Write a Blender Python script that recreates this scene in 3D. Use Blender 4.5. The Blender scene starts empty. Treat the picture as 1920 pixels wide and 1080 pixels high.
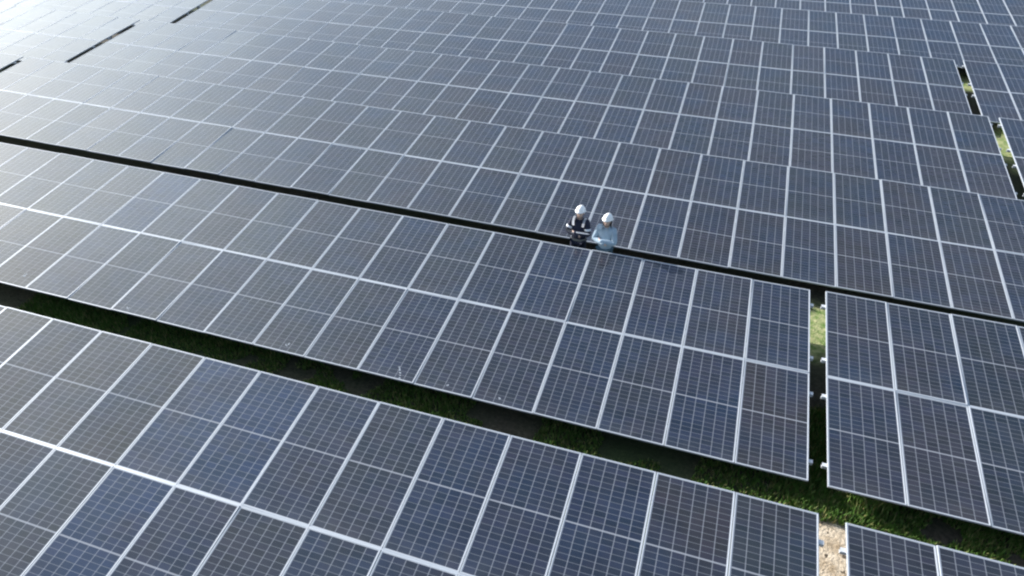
import bpy, bmesh, math, random
from mathutils import Vector, Matrix, noise, Euler

random.seed(7)
C = bpy.data.collections.new("solar_farm")
bpy.context.scene.collection.children.link(C)
scene = bpy.context.scene
R = math.radians
UP = 9.05                      # metres the camera stands above the ground by the two people

# ------------------------------------------------------------------ materials
def mat(name):
    m = bpy.data.materials.new(name); m.use_nodes = True
    nt = m.node_tree
    return m, nt, nt.nodes['Principled BSDF']

def N(nt, typ, **kw):
    n = nt.nodes.new(typ)
    for k, v in kw.items(): setattr(n, k, v)
    return n

def M(nt, op, a, b=None, c=None, clamp=False):
    n = nt.nodes.new('ShaderNodeMath'); n.operation = op; n.use_clamp = clamp
    for i, v in enumerate((a, b, c)):
        if v is None: continue
        if isinstance(v, (int, float)): n.inputs[i].default_value = v
        else: nt.links.new(v, n.inputs[i])
    return n.outputs[0]

def MIX(nt, fac, a, b, blend='MIX'):
    n = nt.nodes.new('ShaderNodeMix'); n.data_type = 'RGBA'; n.blend_type = blend
    for s, v in ((n.inputs[0], fac), (n.inputs[6], a), (n.inputs[7], b)):
        if isinstance(v, (int, float)): s.default_value = v
        elif isinstance(v, tuple): s.default_value = v
        else: nt.links.new(v, s)
    return n.outputs[2]

def simple(name, col, rough=0.6, metal=0.0, var=0.0, scale=8.0):
    m, nt, b = mat(name)
    b.inputs['Roughness'].default_value = rough
    b.inputs['Metallic'].default_value = metal
    if var:
        tc = N(nt, 'ShaderNodeTexCoord'); nz = N(nt, 'ShaderNodeTexNoise')
        nz.inputs['Scale'].default_value = scale; nz.inputs['Detail'].default_value = 5
        nt.links.new(tc.outputs['Object'], nz.inputs['Vector'])
        f = M(nt, 'MULTIPLY_ADD', nz.outputs[0], 2 * var, 1 - var)
        mul = N(nt, 'ShaderNodeVectorMath', operation='SCALE')
        mul.inputs[0].default_value = col; nt.links.new(f, mul.inputs['Scale'])
        nt.links.new(mul.outputs[0], b.inputs['Base Color'])
    else:
        b.inputs['Base Color'].default_value = (*col, 1)
    return m

PW, PL = 1.154, 2.324          # panel pitch along / across the table
HX, HY = 0.5715, 1.1545        # half size of a panel
FR = 0.0195                     # width of the aluminium frame
GX, GY = HX - FR, HY - FR      # half size of the glass

def glass_material():
    m, nt, b = mat('solar_glass')
    L = nt.links.new
    tc = N(nt, 'ShaderNodeTexCoord'); sp = N(nt, 'ShaderNodeSeparateXYZ'); L(tc.outputs['Object'], sp.inputs[0])
    oi = N(nt, 'ShaderNodeObjectInfo')
    x, y = sp.outputs[0], sp.outputs[1]
    # six columns of cells
    mx, my, mid = 0.005, 0.007, 0.010
    cw = (GX - mx) * 2 / 6
    ux = M(nt, 'DIVIDE', M(nt, 'ADD', x, GX - mx), cw)
    fx = M(nt, 'FRACT', ux)
    dx = M(nt, 'MULTIPLY', M(nt, 'SUBTRACT', 0.5, M(nt, 'ABSOLUTE', M(nt, 'SUBTRACT', fx, 0.5))), cw)   # metres to the nearest column gap
    vline = M(nt, 'LESS_THAN', dx, 0.0062)
    # twelve half cells above and below the middle
    ay = M(nt, 'ABSOLUTE', y)
    ch = (GY - my - mid) / 12
    uy = M(nt, 'DIVIDE', M(nt, 'SUBTRACT', ay, mid), ch)
    fy = M(nt, 'FRACT', uy)
    dy = M(nt, 'MULTIPLY', M(nt, 'SUBTRACT', 0.5, M(nt, 'ABSOLUTE', M(nt, 'SUBTRACT', fy, 0.5))), ch)
    hline = M(nt, 'LESS_THAN', dy, 0.0034)
    midl = M(nt, 'LESS_THAN', ay, mid)
    edge = M(nt, 'MAXIMUM', M(nt, 'GREATER_THAN', M(nt, 'ABSOLUTE', x), GX - mx), M(nt, 'GREATER_THAN', ay, GY - my))
    # fine busbars: nine per cell
    bb = M(nt, 'FRACT', M(nt, 'MULTIPLY', ux, 9.0))
    bus = M(nt, 'LESS_THAN', M(nt, 'ABSOLUTE', M(nt, 'SUBTRACT', bb, 0.5)), 0.05)
    # cell colour: batch tint of the panel, drifting coating colour, cell to cell scatter
    cell = N(nt, 'ShaderNodeCombineXYZ')
    L(M(nt, 'FLOOR', ux), cell.inputs[0]); L(M(nt, 'FLOOR', M(nt, 'DIVIDE', y, ch)), cell.inputs[1]); L(oi.outputs['Random'], cell.inputs[2])
    wn = N(nt, 'ShaderNodeTexWhiteNoise'); L(cell.outputs[0], wn.inputs['Vector'])
    off = N(nt, 'ShaderNodeVectorMath', operation='ADD')
    rv = N(nt, 'ShaderNodeCombineXYZ'); L(M(nt, 'MULTIPLY', oi.outputs['Random'], 173.0), rv.inputs[0]); L(M(nt, 'MULTIPLY', oi.outputs['Random'], 59.0), rv.inputs[1])
    L(tc.outputs['Object'], off.inputs[0]); L(rv.outputs[0], off.inputs[1])
    nz = N(nt, 'ShaderNodeTexNoise'); nz.inputs['Scale'].default_value = 0.75; nz.inputs['Detail'].default_value = 3; L(off.outputs[0], nz.inputs['Vector'])
    drift = M(nt, 'MULTIPLY_ADD', nz.outputs[0], 3.2, -1.35, clamp=True)
    base = MIX(nt, M(nt, 'MULTIPLY', drift, 0.75), oi.outputs['Color'], (0.011, 0.029, 0.062, 1))
    nz2 = N(nt, 'ShaderNodeTexNoise'); nz2.inputs['Scale'].default_value = 1.1; nz2.inputs['Detail'].default_value = 2
    off2 = N(nt, 'ShaderNodeVectorMath', operation='ADD'); L(off.outputs[0], off2.inputs[0]); off2.inputs[1].default_value = (31.0, 17.0, 5.0); L(off2.outputs[0], nz2.inputs['Vector'])
    base = MIX(nt, M(nt, 'MULTIPLY_ADD', nz2.outputs[0], 2.0, -0.9, clamp=True), base, (0.027, 0.024, 0.031, 1))
    base = MIX(nt, 0.22, base, MIX(nt, wn.outputs['Value'], (0.011, 0.023, 0.032, 1), (0.026, 0.027, 0.056, 1)))
    sc = N(nt, 'ShaderNodeVectorMath', operation='SCALE'); L(base, sc.inputs[0])
    L(M(nt, 'MULTIPLY_ADD', wn.outputs['Value'], 0.30, 0.85), sc.inputs['Scale'])
    c1 = MIX(nt, M(nt, 'MULTIPLY', bus, 0.2), sc.outputs[0], (0.16, 0.17, 0.19, 1))
    c2 = MIX(nt, M(nt, 'MULTIPLY', hline, 0.62), c1, (0.20, 0.215, 0.24, 1))
    c3 = MIX(nt, M(nt, 'MULTIPLY', vline, 0.55), c2, (0.27, 0.285, 0.32, 1))
    c4 = MIX(nt, M(nt, 'MULTIPLY', midl, 0.7), c3, (0.30, 0.315, 0.35, 1))
    c5 = MIX(nt, edge, c4, (0.42, 0.44, 0.48, 1))
    # thin dust, thicker towards the lower lip of the glass
    nd = N(nt, 'ShaderNodeTexNoise'); nd.inputs['Scale'].default_value = 2.6; nd.inputs['Detail'].default_value = 7; L(off.outputs[0], nd.inputs['Vector'])
    lip = M(nt, 'MULTIPLY', M(nt, 'SUBTRACT', -0.80, y, clamp=True), 0.30)
    dust = M(nt, 'ADD', M(nt, 'MULTIPLY_ADD', nd.outputs[0], 0.10, -0.035, clamp=True), M(nt, 'MULTIPLY', lip, nd.outputs[0]), clamp=True)
    c6 = MIX(nt, dust, c5, (0.26, 0.25, 0.23, 1))
    L(c6, b.inputs['Base Color'])
    L(M(nt, 'ADD', M(nt, 'MULTIPLY_ADD', nd.outputs[0], 0.015, 0.055), M(nt, 'MULTIPLY', oi.outputs['Random'], 0.03)), b.inputs['Roughness'])
    b.inputs['IOR'].default_value = 1.47
    return m

def ground_material():
    m, nt, b = mat('ground_soil')
    L = nt.links.new
    ge = N(nt, 'ShaderNodeNewGeometry')
    def nz(scale, det=6, ofs=0.0):
        n = N(nt, 'ShaderNodeTexNoise'); n.inputs['Scale'].default_value = scale; n.inputs['Detail'].default_value = det
        mp = N(nt, 'ShaderNodeMapping'); mp.inputs['Location'].default_value = (ofs, ofs * 2, 0)
        L(ge.outputs['Position'], mp.inputs[0]); L(mp.outputs[0], n.inputs['Vector']); return n.outputs[0]
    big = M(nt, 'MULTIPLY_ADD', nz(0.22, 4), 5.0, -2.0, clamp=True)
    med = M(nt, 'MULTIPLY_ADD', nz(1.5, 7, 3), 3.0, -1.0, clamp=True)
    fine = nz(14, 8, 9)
    soil = MIX(nt, med, (0.022, 0.020, 0.013, 1), (0.055, 0.046, 0.030, 1))  # soil and green tones darkened, aisle shade put into the colour
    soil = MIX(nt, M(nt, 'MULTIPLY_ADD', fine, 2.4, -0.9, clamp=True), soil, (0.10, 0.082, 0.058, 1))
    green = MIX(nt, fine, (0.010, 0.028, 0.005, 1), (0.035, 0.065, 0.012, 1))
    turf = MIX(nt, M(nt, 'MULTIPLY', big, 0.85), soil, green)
    # sand and straw by the table gaps, sun patches painted into their colour
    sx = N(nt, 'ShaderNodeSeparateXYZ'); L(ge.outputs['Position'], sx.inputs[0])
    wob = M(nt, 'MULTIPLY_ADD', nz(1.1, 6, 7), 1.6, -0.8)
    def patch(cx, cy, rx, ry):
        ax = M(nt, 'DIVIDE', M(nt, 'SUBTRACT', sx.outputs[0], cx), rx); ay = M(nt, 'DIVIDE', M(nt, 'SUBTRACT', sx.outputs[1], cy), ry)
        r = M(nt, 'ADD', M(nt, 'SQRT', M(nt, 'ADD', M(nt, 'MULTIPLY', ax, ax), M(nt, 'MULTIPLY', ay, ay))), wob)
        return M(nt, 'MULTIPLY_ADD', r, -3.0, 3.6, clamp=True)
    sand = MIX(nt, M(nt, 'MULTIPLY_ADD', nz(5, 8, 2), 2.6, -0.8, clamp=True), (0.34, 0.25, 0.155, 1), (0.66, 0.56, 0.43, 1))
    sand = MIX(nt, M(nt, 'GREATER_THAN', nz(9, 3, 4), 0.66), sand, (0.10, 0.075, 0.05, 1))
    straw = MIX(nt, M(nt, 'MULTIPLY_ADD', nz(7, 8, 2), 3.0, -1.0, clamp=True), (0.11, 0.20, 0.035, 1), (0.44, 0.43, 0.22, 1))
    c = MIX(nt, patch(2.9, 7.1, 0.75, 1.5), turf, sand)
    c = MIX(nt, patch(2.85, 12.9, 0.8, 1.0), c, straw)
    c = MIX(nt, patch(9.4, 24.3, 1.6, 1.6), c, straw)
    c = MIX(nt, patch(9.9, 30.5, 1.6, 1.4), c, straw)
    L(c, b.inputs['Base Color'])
    b.inputs['Roughness'].default_value = 0.95
    bp = N(nt, 'ShaderNodeBump'); bp.inputs['Strength'].default_value = 0.6; bp.inputs['Distance'].default_value = 0.05
    L(nz(22, 8, 5), bp.inputs['Height']); L(bp.outputs[0], b.inputs['Normal'])
    return m

def grass_material():
    m, nt, b = mat('grass_blades')
    L = nt.links.new
    ge = N(nt, 'ShaderNodeNewGeometry')
    r = N(nt, 'ShaderNodeValToRGB'); L(ge.outputs['Random Per Island'], r.inputs[0])
    e = r.color_ramp.elements
    e[0].position, e[0].color = 0.0, (0.05, 0.13, 0.014, 1)
    e[1].position, e[1].color = 1.0, (0.30, 0.27, 0.11, 1)
    k = r.color_ramp.elements.new(0.65); k.color = (0.09, 0.19, 0.025, 1)
    L(r.outputs[0], b.inputs['Base Color'])
    b.inputs['Roughness'].default_value = 0.7
    return m

GLASS = glass_material()
ALU = simple('anodised_aluminium', (0.39, 0.42, 0.46), 0.5, 0.1, 0.06, 3)
STEEL = simple('galvanised_steel', (0.60, 0.61, 0.62), 0.5, 0.15, 0.10, 6)
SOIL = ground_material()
GRASS = grass_material()

# ------------------------------------------------------------------ helpers
def link(name, me, m=None, parent=None):
    o = bpy.data.objects.new(name, me); C.objects.link(o)
    if m is not None and me is not None and not me.materials: me.materials.append(m)
    if parent: o.parent = parent
    return o

def bm_mesh(name, bm, smooth=False):
    me = bpy.data.meshes.new(name); bm.to_mesh(me); bm.free()
    if smooth:
        for p in me.polygons: p.use_smooth = True
    return me

def add_box(bm, x0, x1, y0, y1, z0, z1):
    vs = [bm.verts.new(p) for p in ((x0,y0,z0),(x1,y0,z0),(x1,y1,z0),(x0,y1,z0),(x0,y0,z1),(x1,y0,z1),(x1,y1,z1),(x0,y1,z1))]
    for f in ((0,3,2,1),(4,5,6,7),(0,1,5,4),(1,2,6,5),(2,3,7,6),(3,0,4,7)): bm.faces.new([vs[i] for i in f])

def tag(o, label, cat, group=None):
    o['label'] = label; o['category'] = cat
    if group: o['group'] = group

# ------------------------------------------------------------------ ground
def gz(x, y):
    """height of the ground: a gentle rise away from the camera, then level"""
    t = min(max(y, -30), 70)
    return 0.0307 * (t - 13.2) + 0.0 + 0.05 * noise.noise(Vector((x * 0.12, y * 0.12, 0.3)))

def build_ground():
    bm = bmesh.new()
    def axis(lo, hi, step, far):
        a = [-far, -far / 4, -far / 12]; v = lo
        while v <= hi + 1e-6: a.append(v); v += step
        return a + [far / 12 + hi, far / 4, far]
    xs, ys = axis(-48, 40, 1.0, 3000), axis(-6, 60, 1.0, 3000)
    g = [[bm.verts.new((x, y, gz(x, y))) for x in xs] for y in ys]
    for j in range(len(ys) - 1):
        for i in range(len(xs) - 1):
            bm.faces.new((g[j][i], g[j][i+1], g[j+1][i+1], g[j+1][i]))
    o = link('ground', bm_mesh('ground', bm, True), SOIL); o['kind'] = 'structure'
build_ground()

# ------------------------------------------------------------------ panel prototypes
def frame_mesh():
    bm = bmesh.new()
    def ring(x, y, z): return [bm.verts.new(p) for p in ((-x,-y,z),(x,-y,z),(x,y,z),(-x,y,z))]
    e = 0.0025
    loops = [ring(HX, HY, -0.035), ring(HX, HY, -e), ring(HX - e, HY - e, 0), ring(GX + e, GY + e, 0), ring(GX, GY, -e), ring(GX, GY, -0.035)]
    for a, b in zip(loops, loops[1:] + loops[:1]):
        for i in range(4):
            j = (i + 1) % 4; bm.faces.new((a[i], a[j], b[j], b[i]))
    bmesh.ops.recalc_face_normals(bm, faces=bm.faces)
    return bm_mesh('frame', bm)

def glass_mesh():
    bm = bmesh.new(); add_box(bm, -GX + .0005, GX - .0005, -GY + .0005, GY - .0005, -0.012, -0.004)
    return bm_mesh('solar_panel', bm)
FRAME, PANE = frame_mesh(), glass_mesh()
PANE.materials.append(GLASS); FRAME.materials.append(ALU)

TINTS = [((0.021, 0.026, 0.037), 3.4), ((0.020, 0.027, 0.031), 2.4), ((0.027, 0.026, 0.032), 2.2), ((0.017, 0.024, 0.040), 1.3), ((0.030, 0.027, 0.028), 0.6), ((0.014, 0.026, 0.050), 0.3)]
BLUE, BROWN, SLATE, NAVY = (0.010, 0.028, 0.070), (0.027, 0.025, 0.029), (0.020, 0.025, 0.034), (0.016, 0.023, 0.042)
WARM = (0.027, 0.028, 0.028)

def profile(bm, pts, x0, x1):
    """an open or closed section (y, z) swept along x"""
    a = [bm.verts.new((x0, y, z)) for y, z in pts]; b = [bm.verts.new((x1, y, z)) for y, z in pts]
    n = len(pts)
    for i in range(n):
        j = (i + 1) % n; bm.faces.new((a[i], a[j], b[j], b[i]))
    bm.faces.new(a[::-1]); bm.faces.new(b)

def tube(bm, p0, p1, r0, r1=None, n=10):
    p0, p1 = Vector(p0), Vector(p1); r1 = r0 if r1 is None else r1
    d = (p1 - p0).normalized(); s = d.orthogonal().normalized(); t = d.cross(s)
    A, B = [], []
    for i in range(n):
        c, q = math.cos(2*math.pi*i/n), math.sin(2*math.pi*i/n)
        A.append(bm.verts.new(p0 + (s*c + t*q)*r0)); B.append(bm.verts.new(p1 + (s*c + t*q)*r1))
    for i in range(n):
        j = (i+1) % n; bm.faces.new((A[i], A[j], B[j], B[i]))
    bm.faces.new(A[::-1]); bm.faces.new(B)

GROUP = 'solar panel tables standing in parallel rows'

def table(origin, slope, yaw, tilt, n0, n1, label, tints={}):
    """columns n0..n1 (n1 exclusive) of two panels; origin is the middle seam at column 0"""
    root = bpy.data.objects.new('solar_table', None); C.objects.link(root)
    ex = Vector((math.cos(yaw)*math.cos(slope), math.sin(yaw)*math.cos(slope), math.sin(slope)))
    e0 = Vector((-math.sin(yaw), math.cos(yaw), 0)); ez0 = ex.cross(e0)
    ey = e0*math.cos(tilt) + ez0*math.sin(tilt); ez = ex.cross(ey)
    o = Vector(origin) + Vector((0, 0, UP))
    mid = o + ex * ((n0 + n1) / 2 * PW)
    base = Vector((mid.x, mid.y, gz(mid.x, mid.y)))
    root.location = base
    Mx = Matrix((ex, ey, ez)).transposed().to_4x4(); Mx.translation = o - base      # table plane -> root
    rot = Mx.to_3x3()
    tag(root, label, 'solar table', GROUP)
    root.empty_display_size = 0.5
    panels = {}
    for k in range(n0, n1):
        for v in (0, 1):
            p = bpy.data.objects.new('solar_panel', PANE); C.objects.link(p); p.parent = root
            c = Vector(((k + 0.5) * PW, (v - 0.5) * PL, 0))
            jit = Euler((random.gauss(0, 0.004), random.gauss(0, 0.005), random.gauss(0, 0.0008))).to_matrix()
            m4 = (rot @ jit).to_4x4(); m4.translation = Mx @ c
            p.matrix_local = m4
            t = tints.get((k, v))
            if t is None:
                t = random.choices([q[0] for q in TINTS], [q[1] for q in TINTS])[0]
                f = random.uniform(0.88, 1.15); t = tuple((q*.65 + g*.35)*f for q, g in zip(t, (0.021, 0.026, 0.036)))
            p.color = (*t, 1); panels[(k, v)] = p
            fr = bpy.data.objects.new('frame', FRAME); C.objects.link(fr); fr.parent = p
    # four purlins under the panels, their ends sticking out past the last panels
    for yv in (-1.90, -0.44, 0.44, 1.90):
        bm = bmesh.new()
        profile(bm, ((-.032,-.037),(.032,-.037),(.032,-.042),(-.026,-.042),(-.026,-.100),(.032,-.100),(.032,-.106),(-.032,-.106)), n0*PW - 0.07, n1*PW + 0.07)
        bmesh.ops.recalc_face_normals(bm, faces=bm.faces)
        q = link('purlin', bm_mesh('purlin', bm), STEEL, root)
        m4 = rot.to_4x4(); m4.translation = Mx @ Vector((0, yv, 0)); q.matrix_local = m4
    # the seam strip between the upper and the lower panels
    bm = bmesh.new(); add_box(bm, n0*PW + .01, n1*PW - .01, -0.012, 0.012, -0.034, -0.004)
    q = link('seam_strip', bm_mesh('seam_strip', bm), ALU, root); q.matrix_local = Mx.copy()
    # rafters on a front and a rear post
    nb = max(2, round((n1 - n0) * PW / 4.6) + 1)
    for i in range(nb):
        xk = n0*PW + 0.9 + ((n1 - n0)*PW - 1.8) * i / (nb - 1)
        bm = bmesh.new(); add_box(bm, -.03, .03, -2.05, 2.05, -0.19, -0.1065)
        q = link('rafter', bm_mesh('rafter', bm), STEEL, root)
        m4 = rot.to_4x4(); m4.translation = Mx @ Vector((xk, 0, 0)); q.matrix_local = m4
        for yv in (-1.35, 1.35):
            top = Mx @ Vector((xk, yv, -0.19)); w = top + base
            bm = bmesh.new(); tube(bm, (0,0,0), (0,0, w.z - gz(w.x, w.y) + 0.3), 0.045)
            q = link('post', bm_mesh('post', bm, False), STEEL, root); q.location = (top.x, top.y, gz(w.x, w.y) - 0.3 - base.z)
    bpy.context.view_layer.update()
    return panels

def B(o, n, dx): return (o[0] + n*PW + dx, o[1], o[2])
T = R
r1 = ((2.394, 4.855, -8.506), T(-.14), T(.10), T(8.71)); r1b = ((2.737, 4.81, -8.492), T(-.14), T(.05), T(8.69))
r2 = ((2.431, 10.564, -8.414), T(-.27), T(.08), T(8.56)); r2b = ((2.697, 10.491, -8.345), T(-.25), T(.01), T(8.63))
r3 = ((1.979, 16.205, -8.198), T(-.32), T(-.16), T(8.45))
r4 = ((7.927, 21.792, -8.025), T(-.03), T(-.23), T(8.14))
r5 = ((7.955, 27.535, -7.889), T(.09), T(.06), T(8.43))
r6 = ((8.646, 32.843, -7.654), T(.41), T(.06), T(8.40))
r7 = ((4.970, 38.674, -7.650), T(.64), T(-.01), T(8.50))
def shift(r, n, gap):
    o, s, yw, t = r; d = n*PW + gap
    return ((o[0] + d*math.cos(yw), o[1] + d*math.sin(yw), o[2] + d*math.tan(s)), s, yw, t)
GAP = 0.29

# panel tints read off the photograph, nearest two rows
tA = {(-9,1): BLUE, (-8,1): BLUE, (-7,1): NAVY, (-6,1): SLATE, (-5,1): NAVY, (-10,1): WARM, (-11,1): WARM, (-12,1): WARM, (-13,1): WARM, (-14,1): WARM,
      (-9,0): BLUE, (-8,0): NAVY, (-7,0): SLATE, (-2,1): BROWN, (-3,1): NAVY, (-4,1): NAVY}
tB = {(-1,0): BROWN, (-2,0): NAVY, (-3,1): NAVY, (-7,0): NAVY, (-8,0): SLATE, (-11,0): NAVY, (-14,1): BLUE, (-9,0): SLATE, (-5,1): NAVY, (-16,0): WARM, (-15,0): WARM}
table(*r1, -20, 0, 'nearest solar panel table, filling the bottom left up to the strip of lit sand', tA)
table(*r1b, 0, 5, 'corner of solar panel table at the bottom right, beside the strip of lit sand')
front_of_workers = table(*r2, -25, 0, 'long solar panel table just in front of the two workers, ending at the green gap', tB)
table(*r2b, 0, 8, 'solar panel table right of the green gap, its lip over the grassy aisle')
table(*r3, -23, 5, 'long solar panel table directly behind the two workers in white helmets')
table(*shift(r3, -23, -GAP), -6, 0, 'glaring table piece at the left edge, left of the shortest dark slot')
table(*r4, -28, 0, 'second solar panel table behind the workers, ending at the larger yellow green gap')
table(*shift(r4, 0, GAP), 0, 6, 'sliver of solar panel table at the right edge, beyond the larger yellow green gap')
table(*shift(r4, -28, -GAP), -9, 0, 'pale glaring solar panel table left of the longest dark slot at upper left')
table(*r5, -28, 0, 'third solar panel table behind the workers, ending at the smaller yellow green gap')
table(*shift(r5, 0, GAP), 0, 7, 'part of a solar panel table right of the smaller yellow green gap')
table(*shift(r5, -28, -GAP), -14, 0, 'far pale table in the top left corner, left of the broken dark slot')
table(*r6, -30, 5, 'fourth solar panel table behind the workers, running unbroken to the right edge')
table(*r7, -26, 12, 'farthest solar panel table, showing only along the top right edge')

# bird droppings and dried smears on the glass near the lower lip of the second row
WHITE = simple('dropping_white', (0.30, 0.33, 0.37), 0.8)
def dropping(key, px, py, r, run):
    bm = bmesh.new(); rnd = random.Random(int(px*100) + int(py*10))
    for q in range(7):
        cx = px + rnd.gauss(0, r*.5) + (run*.12*q/7 if run else 0); cy = py + rnd.gauss(0, r*.5) + (-run*.3*q/7 if run else 0)
        n = 9; rr = r*rnd.uniform(.25, .6)
        ring = [bm.verts.new((cx + rr*rnd.uniform(.7, 1.2)*math.cos(6.283*i/n), cy + rr*rnd.uniform(.7, 1.2)*math.sin(6.283*i/n), -.0038)) for i in range(n)]
        top = bm.verts.new((cx, cy, .0005))
        for i in range(n): bm.faces.new((ring[i], ring[(i+1) % n], top))
    link('bird_dropping', bm_mesh('bird_dropping', bm, True), WHITE, front_of_workers[key])
dropping((-7, 0), .18, -.86, .035, .9); dropping((-15, 0), .22, -.80, .035, .3); dropping((-6, 0), .05, -1.0, .022, 0)
dropping((-12, 0), -.25, -1.0, .028, .2); dropping((-5, 0), -.1, -.98, .025, .2); dropping((-9, 0), .1, -.95, .03, .2)

# ------------------------------------------------------------------ grass and weeds
def build_grass():
    bm = bmesh.new()
    rnd = random.Random(3)
    def blade(x, y, h):
        z = gz(x, y); a = rnd.uniform(0, 6.283); l = rnd.uniform(0.1, 0.6)*h; b = rnd.uniform(0, 6.283)
        w = 0.006 + 0.008*rnd.random()
        dx, dy = math.cos(a)*w, math.sin(a)*w; lx, ly = math.cos(b)*l, math.sin(b)*l
        v = [bm.verts.new(p) for p in ((x-dx, y-dy, z-.01), (x+dx, y+dy, z-.01), (x+dx*.7+lx*.4, y+dy*.7+ly*.4, z+h*.6), (x-dx*.7+lx*.4, y-dy*.7+ly*.4, z+h*.6), (x+lx, y+ly, z+h))]
        bm.faces.new((v[0], v[1], v[2], v[3])); bm.faces.new((v[3], v[2], v[4]))
    def area(x0, x1, y0, y1, n, h, thr, bias=lambda x, y: 0.0):
        for _ in range(n):
            x, y = rnd.uniform(x0, x1), rnd.uniform(y0, y1)
            d = noise.noise(Vector((x*0.55, y*0.55, 1.7))) + 0.5*noise.noise(Vector((x*1.9, y*1.9, 4.1))) + bias(x, y)
            if d > thr: blade(x, y, h*rnd.uniform(.5, 1.2)*(0.7 + min(d - thr, 0.6)))
    area(-14, 2.2, 7.9, 10.2, 60000, 0.10, -0.16)
    area(2.2, 9.5, 7.9, 10.4, 44000, 0.13, -0.35, lambda x, y: 0.25 if x > 3 else -0.1)
    area(2.4, 4.2, 10.4, 13.6, 6000, 0.14, -0.25)
    area(9.0, 12.0, 23.0, 28.0, 9000, 0.16, -0.3)
    area(9.0, 12.0, 29.5, 34.0, 8000, 0.16, -0.3)
    # weeds catching the light through the gap
    for (cx, cy, n, h) in ((3.45, 8.45, 420, 0.42), (3.65, 8.55, 260, 0.38), (3.25, 8.75, 220, 0.3)):
        for _ in range(n): blade(rnd.gauss(cx, .13), rnd.gauss(cy, .12), h*rnd.uniform(.5, 1.1))
    o = link('grass', bm_mesh('grass', bm), GRASS)
    o['kind'] = 'stuff'; tag(o, 'green grass and dry weeds in the shaded aisles and gaps between the solar tables', 'grass')
build_grass()

# ------------------------------------------------------------------ people
def skin(name, verts, edges, radii, sub=2):
    """one continuous surface grown over a joint skeleton"""
    me = bpy.data.meshes.new(name); me.from_pydata(verts, edges, [])
    o = bpy.data.objects.new(name, me); C.objects.link(o)
    sm = o.modifiers.new('s', 'SKIN'); sm.use_smooth_shade = True
    for i, r in enumerate(radii):
        d = me.skin_vertices[0].data[i]
        d.radius = (r, r) if isinstance(r, (int, float)) else r
        d.use_root = (i == 0)
    sb = o.modifiers.new('d', 'SUBSURF'); sb.levels = sub; sb.render_levels = sub
    dg = bpy.context.evaluated_depsgraph_get()
    out = bpy.data.meshes.new_from_object(o.evaluated_get(dg)); out.name = name
    bpy.data.objects.remove(o); bpy.data.meshes.remove(me)
    for p in out.polygons: p.use_smooth = True
    return out

class Skel:
    def __init__(self): self.v, self.e, self.r = [], [], []
    def add(self, p, r, parent=None):
        self.v.append(tuple(p)); self.r.append(r); i = len(self.v) - 1
        if parent is not None: self.e.append((parent, i))
        return i
    def chain(self, pts, parent):
        for p, r in pts: parent = self.add(p, r, parent)
        return parent
    def mesh(self, name, sub=2): return skin(name, self.v, self.e, self.r, sub)

SKIN = simple('skin', (0.58, 0.41, 0.33), 0.5, 0, 0.05, 20)
NAVYC = simple('navy_cloth', (0.008, 0.012, 0.032), 0.85, 0, 0.2, 12)
DENIM = simple('pale_blue_denim', (0.31, 0.40, 0.48), 0.9, 0, 0.35, 9)
JEANS = simple('dark_denim', (0.07, 0.13, 0.17), 0.85, 0, 0.2, 16)
TAPE = simple('reflective_tape', (0.70, 0.72, 0.76), 0.4, 0.2)
HELM = simple('white_helmet', (0.82, 0.82, 0.82), 0.28)
STRAP = simple('dark_strap', (0.03, 0.025, 0.022), 0.7)
HAIR = simple('dark_hair', (0.012, 0.009, 0.008), 0.55)
BOOT = simple('brown_boot', (0.07, 0.045, 0.03), 0.6)
EYE = simple('eye_dark', (0.02, 0.015, 0.012), 0.2)
LIP = simple('lips', (0.35, 0.14, 0.12), 0.5)

def hand_fingers(s, w, hd, up, side):
    """palm at w pointing along hd; four unequal bent fingers and a thumb, curled over the arm"""
    hd, up = Vector(hd).normalized(), Vector(up).normalized(); sd = hd.cross(up).normalized()
    palm = s.add(w[0] + hd*0.055, (0.034, 0.020), w[1])
    for i, (q, l) in enumerate(((-.027, .060), (-.009, .070), (.009, .066), (.027, .050))):
        b = w[0] + hd*0.082 + sd*q
        s.chain([(b, .0095), (b + hd*l*.45 + up*-.006, .009), (b + hd*l*.75 - up*.024, .0085), (b + hd*l*.82 - up*.045, .0075)], palm)
    b = w[0] + hd*0.03 + sd*side*.036
    s.chain([(b, .012), (b + hd*.03 + sd*side*.016, .010), (b + hd*.052 + sd*side*.016 - up*.012, .0085)], palm)

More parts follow.
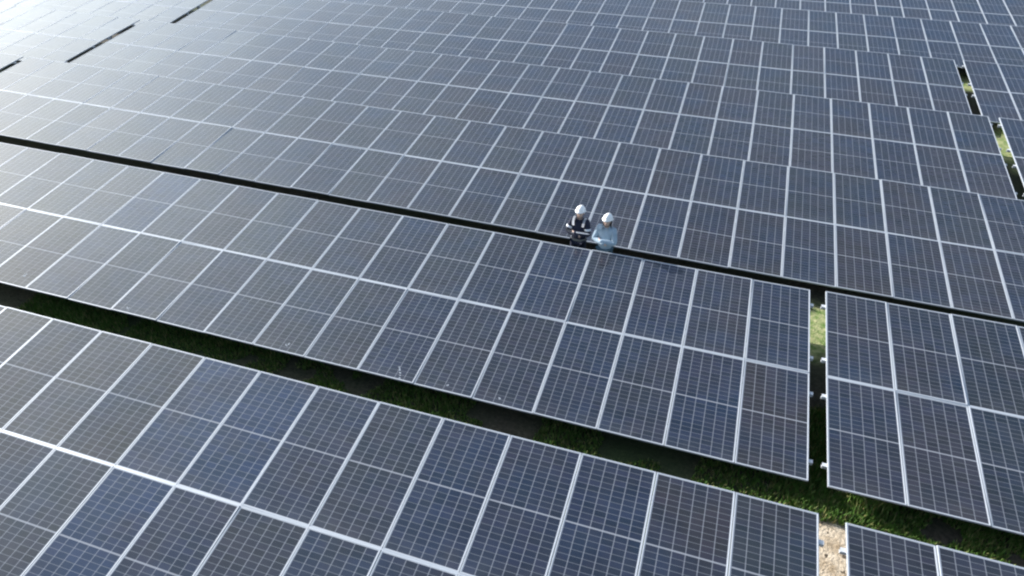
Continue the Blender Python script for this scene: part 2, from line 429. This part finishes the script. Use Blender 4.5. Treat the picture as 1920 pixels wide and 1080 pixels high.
def person(loc, face, label, look, kind):
    root = bpy.data.objects.new('person', None); C.objects.link(root)
    root.location = loc; root.rotation_euler = (0, 0, face)
    tag(root, label, 'person', None)
    S = 1.0
    V = Vector
    # joints; the person faces -y
    sh, el = {}, {}
    for k in (-1, 1):
        sh[k] = V((k*.175, .0, 1.425)); el[k] = V((k*.240, -.085, 1.150))
    wr = {-1: V((.035, -.225, 1.165)), 1: V((-.035, -.215, 1.205))}
    # body: one surface from head to feet, hands included
    s = Skel()
    pel = s.add((0, .01, .95), (.115, .08))
    wai = s.add((0, .01, 1.10), (.105, .075), pel)
    che = s.add((0, .01, 1.30), (.12, .085), wai)
    nb = s.add((0, .012, 1.44), (.075, .065), che)
    nk = s.add((0, .004, 1.495), (.052, .052), nb)
    jaw = s.add((0, -.020, 1.555), (.056, .066), nk)
    fce = s.add((0, -.012, 1.605), (.068, .084), jaw)
    tem = s.add((0, -.002, 1.660), (.070, .088), fce)
    s.add((0, .002, 1.705), (.055, .068), tem)
    nose = s.add((0, -.092, 1.612), (.011, .011), fce); s.add((0, -.112, 1.600), (.008, .008), nose)
    for k in (-1, 1):
        ear = s.add((k*.076, .008, 1.62), (.012, .02), fce); s.add((k*.084, .012, 1.632), (.006, .012), ear)
        a = s.add(sh[k], .050, che)
        e = s.chain([(sh[k].lerp(el[k], .5), .042), (el[k], .036)], a)
        e = s.chain([(el[k].lerp(wr[k], .45), .034), (wr[k], .027)], e)
        hand_fingers(s, (wr[k], e), V((-k, .80, -.20)), V((-.4*k, -.9, .15)), 1 if k < 0 else -1)
        h = s.add((k*.095, 0, .90), .088, pel)
        kn = s.chain([((k*.105, -.005, .68), .078), ((k*.11, -.01, .50), .058)], h)
        s.chain([((k*.115, .01, .28), .054), ((k*.118, .015, .09), .038), ((k*.122, -.06, .045), .038), ((k*.126, -.13, .035), .030)], kn)
    body = link('body', s.mesh('body'), SKIN, root)
    # clothes follow the body
    top, legm, names = (NAVYC, NAVYC, ('jacket', 'trousers')) if kind == 'navy' else (DENIM, JEANS, ('shirt', 'jeans'))
    j = Skel()
    a0 = j.add((0, .0, .86), (.175, .135))
    a1 = j.add((0, .0, 1.08), (.165, .128), a0)
    a2 = j.add((0, .0, 1.30), (.172, .130), a1)
    a3 = j.add((0, .010, 1.440), (.098, .085), a2)
    j.add((0, .006, 1.487), (.068, .066), a3)
    for k in (-1, 1):
        b = j.add(sh[k] + V((k*.004, 0, .002)), .082, a2)
        j.chain([(sh[k].lerp(el[k], .5), .076), (el[k] + V((k*.006, 0, -.004)), .072), (el[k].lerp(wr[k], .5), .062), (el[k].lerp(wr[k], .85), .054), (el[k].lerp(wr[k], 1.12), .050)], b)
    jac = link(names[0], j.mesh(names[0]), top, root)
    t = Skel()
    b0 = t.add((0, 0, .955), (.148, .112))
    for k in (-1, 1):
        h = t.add((k*.095, 0, .89), .103, b0)
        t.chain([((k*.105, -.003, .68), .093), ((k*.11, -.006, .48), .074), ((k*.116, .012, .26), .068), ((k*.118, .015, .10), .062)], h)
    link(names[1], t.mesh(names[1]), legm, root)
    for k in (-1, 1):
        q = Skel(); c = q.add((k*.118, .025, .13), .058); q.chain([((k*.118, .02, .05), .054), ((k*.122, -.07, .045), .048), ((k*.126, -.14, .036), .040)], c)
        link('boot', q.mesh('boot'), BOOT, root)
    # collar
    bm = bmesh.new()
    for k in (-1, 1):
        vs = [bm.verts.new(p) for p in ((k*.012, -.098, 1.445), (k*.075, -.085, 1.50), (k*.082, .0, 1.525), (k*.095, -.02, 1.475), (k*.075, -.108, 1.425))]
        f = bm.faces.new(vs)
    bmesh.ops.solidify(bm, geom=bm.faces[:], thickness=0.008)
    link('collar', bm_mesh('collar', bm), top, jac)
    # reflective tape on the navy jacket: a band round chest and sleeves, and two shoulder bands
    if kind == 'navy':
        def band(pts, w, closed=False):
            bm = bmesh.new(); A = [[bm.verts.new((p[0], p[1], p[2] + q)) for q in (-w, w)] for p in pts]
            n = len(pts)
            for i in range(n if closed else n - 1):
                bm.faces.new((A[i][0], A[(i+1) % n][0], A[(i+1) % n][1], A[i][1]))
            bmesh.ops.solidify(bm, geom=bm.faces[:], thickness=0.006)
            return bm_mesh('reflective_band', bm, True)
        for k in (-1, 1):
            P = [(k*.112, -.112, 1.33), (k*.118, -.112, 1.38), (k*.124, -.094, 1.43), (k*.126, -.055, 1.478), (k*.128, .0, 1.497), (k*.126, .06, 1.475), (k*.12, .11, 1.40)]
            bm = bmesh.new(); A = [[bm.verts.new((p[0] + q, p[1] - .004, p[2] + .004)) for q in (-.027, .027)] for p in P]
            for a, b in zip(A, A[1:]): bm.faces.new((a[0], b[0], b[1], a[1]))
            bmesh.ops.solidify(bm, geom=bm.faces[:], thickness=0.006)
            link('reflective_band', bm_mesh('reflective_band', bm, True), TAPE, jac)
        ring = [(.182*math.cos(6.283*i/28), .144*math.sin(6.283*i/28), .98) for i in range(28)]
        link('reflective_band', band(ring, .026, True), TAPE, jac)
        # tape along both folded forearms and round the upper arms
        for k in (-1, 1):
            d = (wr[k] - el[k]).normalized(); nrm = Vector((d.y, -d.x, 0)).normalized()
            if nrm.y > 0: nrm = -nrm
            rr = (.082, .079, .074, .068, .062, .057)
            P = [el[k].lerp(wr[k], -.08 + .2*i) + (nrm*.72 + Vector((0, 0, .70)))*rr[i] for i in range(6)]
            link('reflective_band', band(P, .018), TAPE, jac)
            c = sh[k].lerp(el[k], .62); d = (el[k] - sh[k]).normalized()
            bm = bmesh.new(); tube(bm, c - d*.026, c + d*.026, .078, .077, 18)
            link('reflective_band', bm_mesh('reflective_band', bm, True), TAPE, jac)
    # eyes, brows and mouth
    for k in (-1, 1):
        bm = bmesh.new(); bmesh.ops.create_uvsphere(bm, u_segments=10, v_segments=6, radius=.0105)
        o = link('eye', bm_mesh('eye', bm, True), EYE, root); o.location = (k*.030, -.090, 1.634); o.scale = (1.25, .6, .7)
    bm = bmesh.new(); tube(bm, (-.022, -.083, 1.568), (.022, -.083, 1.568), .006, .006, 8)
    link('mouth', bm_mesh('mouth', bm, True), LIP, root)
    # hair: a cap under the helmet, longer at the sides and back for the denim wearer
    h = Skel(); lo = 1.60 if kind == 'navy' else 1.50
    c = h.add((0, .04, 1.69), (.078, .075)); h.chain([((0, .062, 1.63), (.074, .052)), ((0, .070, lo), (.060 if kind == 'navy' else .085, .035))], c)
    if kind != 'navy':
        for k in (-1, 1): h.chain([((k*.078, .015, 1.65), .020), ((k*.086, .005, 1.57), .022), ((k*.088, -.005, 1.47), .018)], c)
    link('hair', h.mesh('hair'), HAIR, root)
    # hard hat: ribbed dome, brim with a peak, strap
    bm = bmesh.new(); n, rings = 28, 9
    L = []
    for i in range(rings):
        a = math.pi/2 * i/(rings - .5); z = .112*math.sin(a); rr = math.cos(a)
        ring = []
        for q in range(n):
            th = 2*math.pi*q/n; x, y = .108*rr*math.cos(th), .132*rr*math.sin(th)
            zz = z + (.010 if abs(x) < .03 and i > 1 else 0)
            ring.append(bm.verts.new((x, y, zz)))
        L.append(ring)
    for a, b in zip(L, L[1:]):
        for q in range(n): bm.faces.new((a[q], a[(q+1) % n], b[(q+1) % n], b[q]))
    bm.faces.new(L[-1])
    out, out2 = [], []
    for q in range(n):
        th = 2*math.pi*q/n; pk = max(0, -math.sin(th))**2
        x, y = (.122 + .004*pk)*math.cos(th), (.146 + .045*pk)*math.sin(th)
        out.append(bm.verts.new((x, y, -.006 - .012*pk))); out2.append(bm.verts.new((x*.97, y*.97, -.012 - .012*pk)))
    low = [bm.verts.new((v.co.x*.95, v.co.y*.95, -.008)) for v in L[0]]
    for q in range(n):
        w = (q+1) % n
        bm.faces.new((out[q], out[w], L[0][w], L[0][q])); bm.faces.new((out2[q], out2[w], out[w], out[q])); bm.faces.new((low[q], low[w], out2[w], out2[q]))
    bmesh.ops.recalc_face_normals(bm, faces=bm.faces)
    hm = link('helmet', bm_mesh('helmet', bm, True), HELM, root)
    hm.location = (0, .004, 1.682); hm.rotation_euler = (R(-9), 0, 0)
    bm = bmesh.new()
    P = [(-.080, .0, 1.67), (-.083, -.02, 1.60), (-.062, -.055, 1.535), (0, -.085, 1.515), (.062, -.055, 1.535), (.083, -.02, 1.60), (.080, .0, 1.67)]
    for a, b in zip(P, P[1:]): tube(bm, a, b, .006, .006, 6)
    link('chin_strap', bm_mesh('chin_strap', bm, True), STRAP, root)
    return root

person((-2.60, 13.28, gz(-2.60, 13.28)), R(-6), 'person in dark navy work suit with white reflective bands and white helmet, arms folded', None, 'navy')
person((-1.95, 13.12, gz(-1.95, 13.12)), R(-12), 'person in a pale blue denim shirt and a white helmet, arms folded', None, 'denim')

# ------------------------------------------------------------------ sky, sun, camera
SUN_AZ, SUN_EL = R(-76), R(25)          # azimuth from +y towards +x
w = bpy.data.worlds.new('World'); scene.world = w; w.use_nodes = True
nt = w.node_tree; L = nt.links.new
bg = nt.nodes['Background']; bg.inputs['Strength'].default_value = 0.13
sky = N(nt, 'ShaderNodeTexSky', sky_type='NISHITA'); sky.sun_disc = False
sky.sun_elevation = SUN_EL; sky.sun_rotation = SUN_AZ; sky.dust_density = 1.0; sky.air_density = 1.0; sky.altitude = 50
tc = N(nt, 'ShaderNodeTexCoord')
sep = N(nt, 'ShaderNodeSeparateXYZ'); L(tc.outputs['Generated'], sep.inputs[0])
den = M(nt, 'MAXIMUM', M(nt, 'ADD', sep.outputs[2], 0.12), 0.05)
cv = N(nt, 'ShaderNodeCombineXYZ'); L(M(nt, 'DIVIDE', sep.outputs[0], den), cv.inputs[0]); L(M(nt, 'DIVIDE', sep.outputs[1], den), cv.inputs[1])
cn = N(nt, 'ShaderNodeTexNoise'); cn.inputs['Scale'].default_value = 1.3; cn.inputs['Detail'].default_value = 7; cn.inputs['Roughness'].default_value = 0.55; L(cv.outputs[0], cn.inputs['Vector'])
cf = M(nt, 'MULTIPLY', M(nt, 'MULTIPLY_ADD', cn.outputs[0], 3.2, -1.35, clamp=True), 0.42)
clouds = MIX(nt, cf, sky.outputs[0], (4.2, 4.5, 4.9, 1))
# a bright bank of thin white cloud low in the sky on the sun's side
def toward(az, el): return (math.sin(R(az))*math.cos(R(el)), math.cos(R(az))*math.cos(R(el)), math.sin(R(el)))
def bank(col, az, el, width, power, tint):
    dt = N(nt, 'ShaderNodeVectorMath', operation='DOT_PRODUCT'); L(tc.outputs['Generated'], dt.inputs[0]); dt.inputs[1].default_value = toward(az, el)
    g = M(nt, 'EXPONENT', M(nt, 'MULTIPLY', M(nt, 'SUBTRACT', 1.0, dt.outputs['Value']), -1.0 / (1 - math.cos(R(width)))))
    g = M(nt, 'MULTIPLY', g, M(nt, 'MULTIPLY_ADD', cn.outputs[0], 2.0, 0.0))
    sc = N(nt, 'ShaderNodeVectorMath', operation='SCALE'); sc.inputs[0].default_value = tint; L(M(nt, 'MULTIPLY', g, power), sc.inputs['Scale'])
    return MIX(nt, 1.0, col, sc.outputs[0], 'ADD')
L(bank(clouds, -63, 27, 27, 10.6, (0.93, 1.03, 1.0)), bg.inputs['Color'])

sl = bpy.data.lights.new('sun', 'SUN'); sl.energy = 4.5; sl.angle = R(0.5); sl.color = (1.0, 0.965, 0.92)
so = bpy.data.objects.new('sun', sl); C.objects.link(so)
sd = Vector((math.sin(SUN_AZ)*math.cos(SUN_EL), math.cos(SUN_AZ)*math.cos(SUN_EL), math.sin(SUN_EL)))
so.rotation_euler = sd.to_track_quat('Z', 'Y').to_euler(); so.location = (0, 0, 40)

cam = bpy.data.cameras.new('camera'); co = bpy.data.objects.new('camera', cam); C.objects.link(co)
cam.sensor_width = 36; cam.lens = 23.9; cam.clip_end = 8000; cam.clip_start = 0.1
m4 = Matrix(((0.950941, -0.188355, 0.245427), (0.309111, 0.545772, -0.778835), (0.012751, 0.81649, 0.577219))).to_4x4()
m4.translation = (0, 0, UP); co.matrix_world = m4
scene.camera = co

scene.view_settings.view_transform = 'Standard'; scene.view_settings.look = 'None'
scene.view_settings.exposure = 0.78; scene.view_settings.gamma = 1
scene.cycles.filter_width = 2.2
scene.cycles.max_bounces = 6
